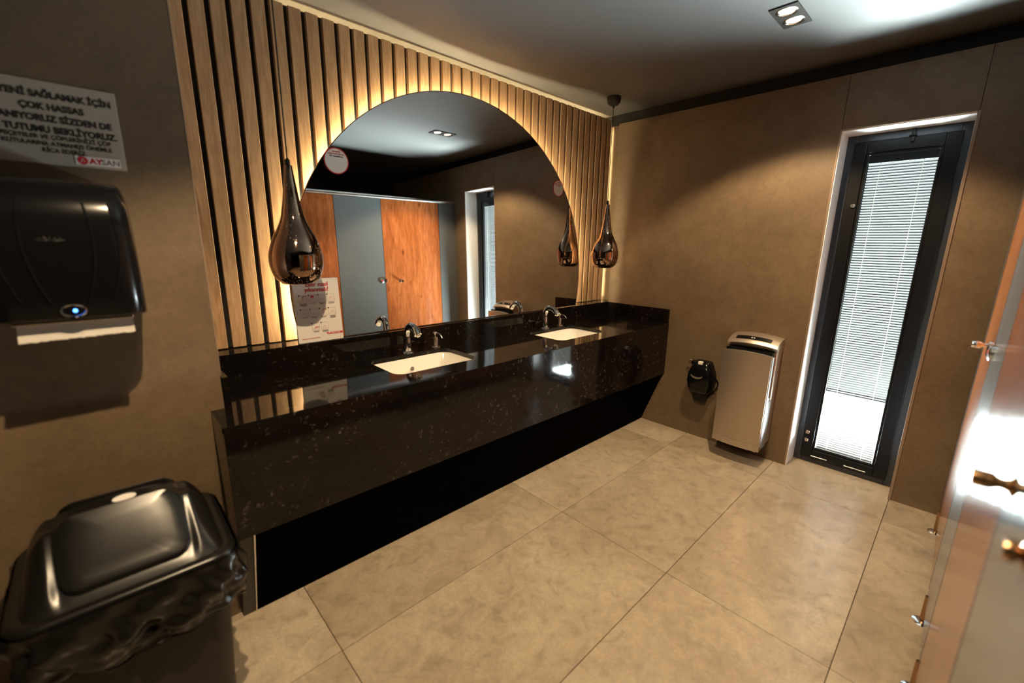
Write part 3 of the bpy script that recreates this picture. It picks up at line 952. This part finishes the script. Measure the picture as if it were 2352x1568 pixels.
# ================================================================== STICKERS ON THE MIRROR
def make_sticker(cx, cz, r, label):
    y = mirror_y(cx, cz)
    t = thing('round_sticker', label, 'sticker', (cx, y, cz - r), 'round stickers on the mirror')
    def d(rad, th, off):
        return lathe_axis(bmesh.new(), [(0.0005, 0), (rad, 0), (rad, th), (0.0005, th)], (cx, y - off, cz), (0, -1, 0), 48)
    obj('red_border', d(r, 0.0006, 0.0006), M['red_ink'], t)
    obj('face', d(r - 0.005, 0.0005, 0.0013), M['white_vinyl'], t)
    def tx(s, size, z, m, bold=0.0002):
        obj('lettering', place(text_bm(s, size, bold, 'CENTER'), lambda c: (cx + c.x, y - 0.0021 - c.z, cz + z + c.y)), M[m], t)
    tx('Temizliği', 0.0105, r - 0.021, 'red_ink')
    tx('değerlendirmek için', 0.0095, r - 0.031, 'red_ink')
    tx("QR'ı okutabilirsiniz", 0.0085, r - 0.041, 'black_ink')
    return t
make_sticker(0.886, 1.780, 0.059, 'round white sticker with red border on the left upper edge of the mirror')
make_sticker(2.466, 1.800, 0.056, 'round white sticker with red border on the right edge of the mirror')

# ================================================================== HAND-WASHING NOTICE
PXa, PXb, PZa, PZb = 0.631, 0.841, 0.9395, 1.2375
yb_, yt_ = 2.106, 2.130
po = thing('hand_washing_notice', 'white hand-washing instruction sheet with red heading leaning on the mirror', 'notice', ((PXa + PXb) / 2, yb_, PZa))
def py(z): return yb_ + (yt_ - yb_) * (z - PZa) / (PZb - PZa)
def on_poster(bm, x, z, lift=0.0009):
    return place(bm, lambda c: (PXa + x + c.x, py(PZa + z + c.y) - lift - c.z, PZa + z + c.y))
outl = rrect((PXa + PXb) / 2, (PZa + PZb) / 2, PXb - PXa, PZb - PZa, 0.004, 4)
sheet = obj('sheet', loft(bmesh.new(), [[(x, py(z), z) for x, z in outl], [(x, py(z) + 0.002, z) for x, z in outl]]), M['white_paper'], po)
obj('heading', on_poster(text_bm('Eller nasıl', 0.0275, 0.0007, 'CENTER'), 0.108, 0.262), M['red_ink'], po)
obj('heading', on_poster(text_bm('yıkanmalı?', 0.0275, 0.0007, 'CENTER'), 0.106, 0.238), M['red_ink'], po)
def flat(x0, x1, z0, z1): return box(bmesh.new(), x0, x1, z0, z1, 0, 0.0003)
def seg(bm, pts, w=0.0006):
    for (a, b), (c, d) in zip(pts, pts[1:]):
        dx, dz = c - a, d - b
        L = sqrt(dx * dx + dz * dz) or 1
        nx, nz = -dz / L * w, dx / L * w
        q = [(a + nx, b + nz), (a - nx, b - nz), (c - nx, d - nz), (c + nx, d + nz)]
        loft(bm, [[(p, r_, 0) for p, r_ in q], [(p, r_, 0.0003) for p, r_ in q]])
    return bm
cells = [(0.022 + 0.043 * c, 0.188) for c in range(4)] + [(0.022 + 0.043 * c, 0.122) for c in range(4)] + [(0.066 + 0.043 * c, 0.055) for c in range(2)]
rp_ = random.Random(5)
S = 0.034
for ci, (x, z) in enumerate(cells):
    ic = obj('pictogram_frame', on_poster(seg(bmesh.new(), [(x, z), (x + S, z), (x + S, z + S), (x, z + S), (x, z)], 0.0003), 0, 0), M['grey_ink'], po)
    obj('number_badge', on_poster(place(lathe(bmesh.new(), [(0.0001, 0), (0.0033, 0), (0.0033, 0.0004), (0.0001, 0.0004)], 0, 0, 0, 12), lambda c: (c.x + x, c.y + z + S, c.z)), 0, 0), M['black_ink'], ic)
    bmk = bmesh.new()
    # two cupped hands, drawn as outlines
    seg(bmk, [(x + 0.003, z + 0.003), (x + 0.012, z + 0.016), (x + 0.017, z + 0.019), (x + 0.022, z + 0.016), (x + 0.031, z + 0.003)], 0.0004)
    cxx, czz = x + rp_.uniform(0.014, 0.021), z + rp_.uniform(0.013, 0.021)
    seg(bmk, [(cxx + 0.006 * cos(t_ * 0.7), czz + 0.0045 * sin(t_ * 0.7)) for t_ in range(9)], 0.0005)
    seg(bmk, [(x + 0.010, z + 0.006), (x + 0.017, z + 0.012), (x + 0.024, z + 0.006)], 0.0004)
    obj('hands_drawing', on_poster(bmk, 0, 0), M['pink_ink'], ic)
    if ci in (0, 6, 8):
        zz0 = z + (0.026 if ci != 8 else 0.012)
        bmt = seg(bmesh.new(), [(x + 0.015, zz0 - 0.006), (x + 0.015, zz0), (x + 0.020, zz0 + 0.003), (x + 0.033, zz0 + 0.003)], 0.0011)
        obj('tap_drawing', on_poster(bmt, 0, 0), M['red_ink'], ic)
    if ci == 1:
        obj('soap_drawing', on_poster(flat(x + 0.009, x + 0.023, z + 0.021, z + 0.032), 0, 0), M['red_ink'], ic)
    cp = bmesh.new()
    for r_ in range(rp_.choice((2, 3, 4)) if ci not in (1, 4) else 1):
        w_ = rp_.uniform(0.011, 0.016)
        box(cp, x + S / 2 - w_, x + S / 2 + w_, z - 0.0055 - 0.0032 * r_, z - 0.0040 - 0.0032 * r_, 0, 0.0003)
    obj('caption_line', on_poster(cp, 0, 0), M['grey_ink'], ic)
bmb = bmesh.new()
loft(bmb, [[(0.128, 0.038, 0), (0.136, 0.0285, 0), (0.208, 0.0285, 0), (0.208, 0.038, 0)], [(0.128, 0.038, 0.0003), (0.136, 0.0285, 0.0003), (0.208, 0.0285, 0.0003), (0.208, 0.038, 0.0003)]])
bd = obj('red_band', on_poster(bmb, 0, 0), M['red_ink'], po)
obj('logo_mark', on_poster(seg(bmesh.new(), [(0.138, 0.0310), (0.143, 0.0355), (0.147, 0.0355), (0.150, 0.0295)], 0.0012), 0, 0, 0.0014), M['white_paper'], bd)
obj('lettering', on_poster(text_bm('Petrol Ofisi', 0.0095, 0.0002, sx=0.95), 0.1535, 0.0305, 0.0014), M['white_paper'], bd)
obj('lettering', on_poster(text_bm("Türkiye'nin Ofisi Petrol Ofisi", 0.0075, 0.0001, sx=0.95), 0.014, 0.016), M['red_ink'], po)

# ================================================================== HAND DRYER
hd = thing('hand_dryer', 'brushed steel blade hand dryer fixed low on the end wall', 'hand dryer', (3.02, 0.893, 0.08))
Y0d, Y1d = 0.745, 1.042
YCd = (Y0d + Y1d) / 2
def bulge(y, amt): 
    s = (y - YCd) / ((Y1d - Y0d) / 2)
    return amt * s * s
def curved_plate(x0, x1, z0, z1f, ya, yb2, amt, n=14, ztop=0.0):
    """plate bowed in plan; top edge rises towards the middle by ztop"""
    bm = bmesh.new()
    rows = []
    for i in range(n + 1):
        y = ya + (yb2 - ya) * i / n
        s = (y - YCd) / ((Y1d - Y0d) / 2)
        xb = bulge(y, amt)
        zt_ = z1f + ztop * (1 - s * s)
        rows.append([(x0 + xb, y, z0), (x0 + xb, y, zt_), (x1 + xb * 0.4, y, zt_), (x1 + xb * 0.4, y, z0)])
    loft(bm, rows)
    return bm
obj('front_panel', curved_plate(2.898, 2.915, 0.165, 0.752, Y0d + 0.004, Y1d - 0.004, 0.020, ztop=0.014), M['bronze_steel'], hd, smooth=True, angle=35)
obj('front_shell', curved_plate(2.904, 2.945, 0.150, 0.748, Y0d, Y1d, 0.022, ztop=0.013), M['dryer_grey'], hd, smooth=True, angle=35)
obj('lower_strip', curved_plate(2.900, 2.945, 0.118, 0.163, Y0d + 0.002, Y1d - 0.002, 0.020), M['nickel'], hd, smooth=True, angle=35)
obj('lower_body', B(2.945, 3.05, Y0d + 0.002, Y1d - 0.002, 0.120, 0.455, 0.01, 3), M['dryer_grey'], hd, smooth=True)
obj('hand_slot', B(2.950, 3.03, Y0d + 0.012, Y1d - 0.012, 0.450, 0.770), M['black_plastic'], hd)
obj('rear_body', B(3.018, XF, Y0d + 0.003, Y1d - 0.003, 0.130, 0.810, 0.012, 3), M['bronze_steel'], hd, smooth=True)
# hood: side profile swept along y with crowned top
prof = [(XF, 0.765), (3.022, 0.765), (2.985, 0.787), (2.974, 0.807), (2.985, 0.824), (3.03, 0.844), (3.08, 0.854), (XF, 0.857)]
bm = bmesh.new()
rows = []
for i in range(15):
    y = Y0d + (Y1d - Y0d) * i / 14
    s = (y - YCd) / ((Y1d - Y0d) / 2)
    drop = 0.016 * s * s
    rows.append([(x + bulge(y, 0.014) * (1 if x < 3.1 else 0), y, z - (drop if z > 0.78 else drop * 0.3)) for x, z in prof])
loft(bm, rows)
hood = obj('hood', bm, M['bronze_steel'], hd, smooth=True, angle=50)
bm = bmesh.new()
rows = []
for i in range(11):
    y = YCd - 0.105 + 0.21 * i / 10
    s = (y - YCd) / ((Y1d - Y0d) / 2)
    drop = 0.016 * s * s; xb = bulge(y, 0.014)
    rows.append([(2.995 + xb, y, 0.8305 - drop), (3.026 + xb, y, 0.8445 - drop), (3.026 + xb, y, 0.8465 - drop), (2.995 + xb, y, 0.8325 - drop)])
loft(bm, rows)
dp = obj('display_strip', bm, M['black_plastic'], hd, smooth=True, angle=50)
for yy in (YCd + 0.008, YCd - 0.006):
    obj('display_icon', B(3.003, 3.014, yy - 0.004, yy + 0.004, 0.8355, 0.8415), M['white_vinyl'], dp)
obj('side_button', lathe_axis(bmesh.new(), [(0.001, 0), (0.011, 0), (0.011, 0.006), (0.001, 0.008)], (2.975, Y0d + 0.006, 0.468), (0, -1, 0), 16), M['nickel'], hd, smooth=True)
for yy in (Y0d + 0.03, Y1d - 0.03):
    obj('foot', lathe(bmesh.new(), [(0.007, 0.0), (0.007, 0.012)], 2.935, yy, 0.107, 12, True, True), M['nickel'], hd)
obj('drain_tray', B(2.97, XF, Y0d + 0.02, Y1d - 0.02, 0.085, 0.132, 0.004), M['black_matte'], hd)

# ================================================================== BLACK APPLIANCE ON THE END WALL
sd = thing('black_dispenser', 'small glossy black dispenser with a looped cord beside the hand dryer', 'dispenser', (3.07, 1.225, 0.29))
bm = bmesh.new()
loops = []
cy = 1.225
for z, w, d in ((0.352, 0.10, 0.060), (0.362, 0.135, 0.078), (0.395, 0.168, 0.092), (0.450, 0.185, 0.098), (0.500, 0.178, 0.098), (0.545, 0.150, 0.090),
                (0.580, 0.120, 0.078), (0.595, 0.105, 0.062), (0.600, 0.085, 0.045)):
    pts = [(XF - 0.0005, cy - w / 2), (XF - 0.0005, cy + w / 2)]
    r = min(0.035, d * 0.6)
    for i in range(7):
        a = pi / 2 + (pi / 2) * i / 6
        pts.append((XF - d + r + r * cos(a), cy + w / 2 - r + r * sin(a)))
    for i in range(7):
        a = pi + (pi / 2) * i / 6
        pts.append((XF - d + r + r * cos(a), cy - w / 2 + r + r * sin(a)))
    loops.append([(x, y, z) for x, y in pts])
loft(bm, loops)
obj('housing', bm, M['black_plastic'], sd, smooth=True, angle=50)
obj('nozzle', prism(bmesh.new(), [(cy - 0.055, 0.352), (cy + 0.045, 0.352), (cy + 0.035, 0.300), (cy - 0.045, 0.296)], 'x', XF - 0.062, XF - 0.012), M['black_plastic'], sd)
obj('crescent', prism(bmesh.new(), [(cy + 0.012 + 0.042 * cos(a), 0.500 + 0.026 * sin(a)) for a in [pi + pi * i / 12 for i in range(13)]] +
    [(cy + 0.012 + 0.036 * cos(a), 0.500 + 0.012 * sin(a)) for a in [2 * pi - pi * i / 12 for i in range(13)]], 'x', XF - 0.1015, XF - 0.094), M['smoke'], sd, label='pale grey crescent window')
obj('top_tab', B(XF - 0.085, XF - 0.058, cy - 0.012, cy + 0.018, 0.580, 0.602, 0.003), M['white_paper'], sd, label='cream tab on top')
obj('bracket', B(XF - 0.045, XF - 0.001, cy + 0.055, cy + 0.085, 0.562, 0.588, 0.004), M['black_plastic'], sd)
obj('hook', T(smooth_curve([(XF - 0.03, cy + 0.085, 0.585), (XF - 0.03, cy + 0.105, 0.592), (XF - 0.03, cy + 0.108, 0.578), (XF - 0.03, cy + 0.098, 0.560)], 5), 0.0035, 8), M['nickel'], sd, smooth=True)
obj('cord', T(smooth_curve([(XF - 0.05, cy - 0.075, 0.52), (XF - 0.045, cy - 0.105, 0.485), (XF - 0.03, cy - 0.115, 0.44), (XF - 0.03, cy - 0.095, 0.39), (XF - 0.03, cy - 0.06, 0.345)], 6), 0.004, 8), M['black_plastic'], sd, smooth=True)
obj('cord', T(smooth_curve([(XF - 0.03, cy - 0.085, 0.50), (XF - 0.02, cy - 0.112, 0.46), (XF - 0.015, cy - 0.108, 0.42), (XF - 0.015, cy - 0.08, 0.36)], 6), 0.003, 8), M['black_plastic'], sd, smooth=True)

# ================================================================== TOILET CUBICLES
Z0s, Z1s = 0.115, 1.925
cu = thing('toilet_cubicles', 'row of toilet cubicle fronts in orange wood and grey laminate opposite the mirror', 'cubicles', (1.74, YS - 0.012, 0))
def front(name, label, x0, x1, mat):
    t = obj(name, B(x0, x1, YS - 0.024, YS, Z0s, Z1s, 0.001, 1), M[mat], cu, label=label)
    obj('edge_band', B(x0 - 0.002, x0, YS - 0.024, YS + 0.0005, Z0s, Z1s), M['black_matte'], t)
    return t
def lock_set(t, x, z):
    obj('indicator_lock', lathe_axis(bmesh.new(), [(0.001, 0), (0.026, 0), (0.026, 0.008), (0.020, 0.012), (0.001, 0.012)], (x, YS, z), (0, 1, 0), 24), M['alu'], t, smooth=True)
    obj('red_dot', lathe_axis(bmesh.new(), [(0.001, 0), (0.007, 0), (0.007, 0.002), (0.001, 0.002)], (x, YS + 0.012, z), (0, 1, 0), 16), M['red_ink'], t)
    obj('keeper', B(x + 0.03, x + 0.055, YS, YS + 0.016, z - 0.02, z + 0.02, 0.003), M['chrome'], t)
def knob(t, x, z, m):
    obj('knob', lathe_axis(bmesh.new(), [(0.019, 0), (0.019, 0.004), (0.009, 0.008), (0.0075, 0.02), (0.013, 0.028), (0.0145, 0.042), (0.013, 0.050), (0.002, 0.051)], (x, YS, z), (0, 1, 0), 24), M[m], t, smooth=True, angle=50)
def bronze_handle(t, x, z, L):
    obj('handle', lathe_axis(bmesh.new(), [(0.017, 0), (0.017, 0.003), (0.0095, 0.006), (0.008, L * 0.35), (0.0125, L * 0.5), (0.0135, L * 0.75), (0.0115, L), (0.001, L + 0.001)], (x, YS, z), (0, 1, 0), 28), M['brass'], t, smooth=True, angle=50)
front('panel', 'grey laminate panel', 2.892, XF - 0.003, 'cubicle_grey')
d1 = front('door', 'knotty orange wood door', 2.186, 2.888, 'cubicle_wood')
knob(d1, 2.364, 1.066, 'chrome')
g1 = front('panel', 'grey laminate panel with a round lock', 1.697, 2.182, 'cubicle_grey')
lock_set(g1, 2.142, 1.076)
d2 = front('door', 'knotty orange wood door', 0.995, 1.693, 'cubicle_wood')
g2 = front('panel', 'grey laminate panel with bronze handles', 0.36, 0.991, 'cubicle_grey')
bronze_handle(g2, 0.93, 1.075, 0.045)
bronze_handle(g2, 0.70, 1.085, 0.020)
obj('header_rail', T([(0.36, YS - 0.012, 1.945), (XF - 0.001, YS - 0.012, 1.945)], 0.021, 16), M['alu'], cu, smooth=True)
for x in (2.915, 2.125, 1.74):
    st = obj('foot', lathe(bmesh.new(), [(0.0105, 0.006), (0.0105, Z0s + 0.002)], x, YS - 0.004, 0, 16, True, True), M['brass'], cu, smooth=True)
    obj('flange', lathe(bmesh.new(), [(0.032, 0.0), (0.032, 0.003), (0.024, 0.007), (0.010, 0.009)], x, YS - 0.004, 0, 24, True, True), M['chrome'], st, smooth=True)
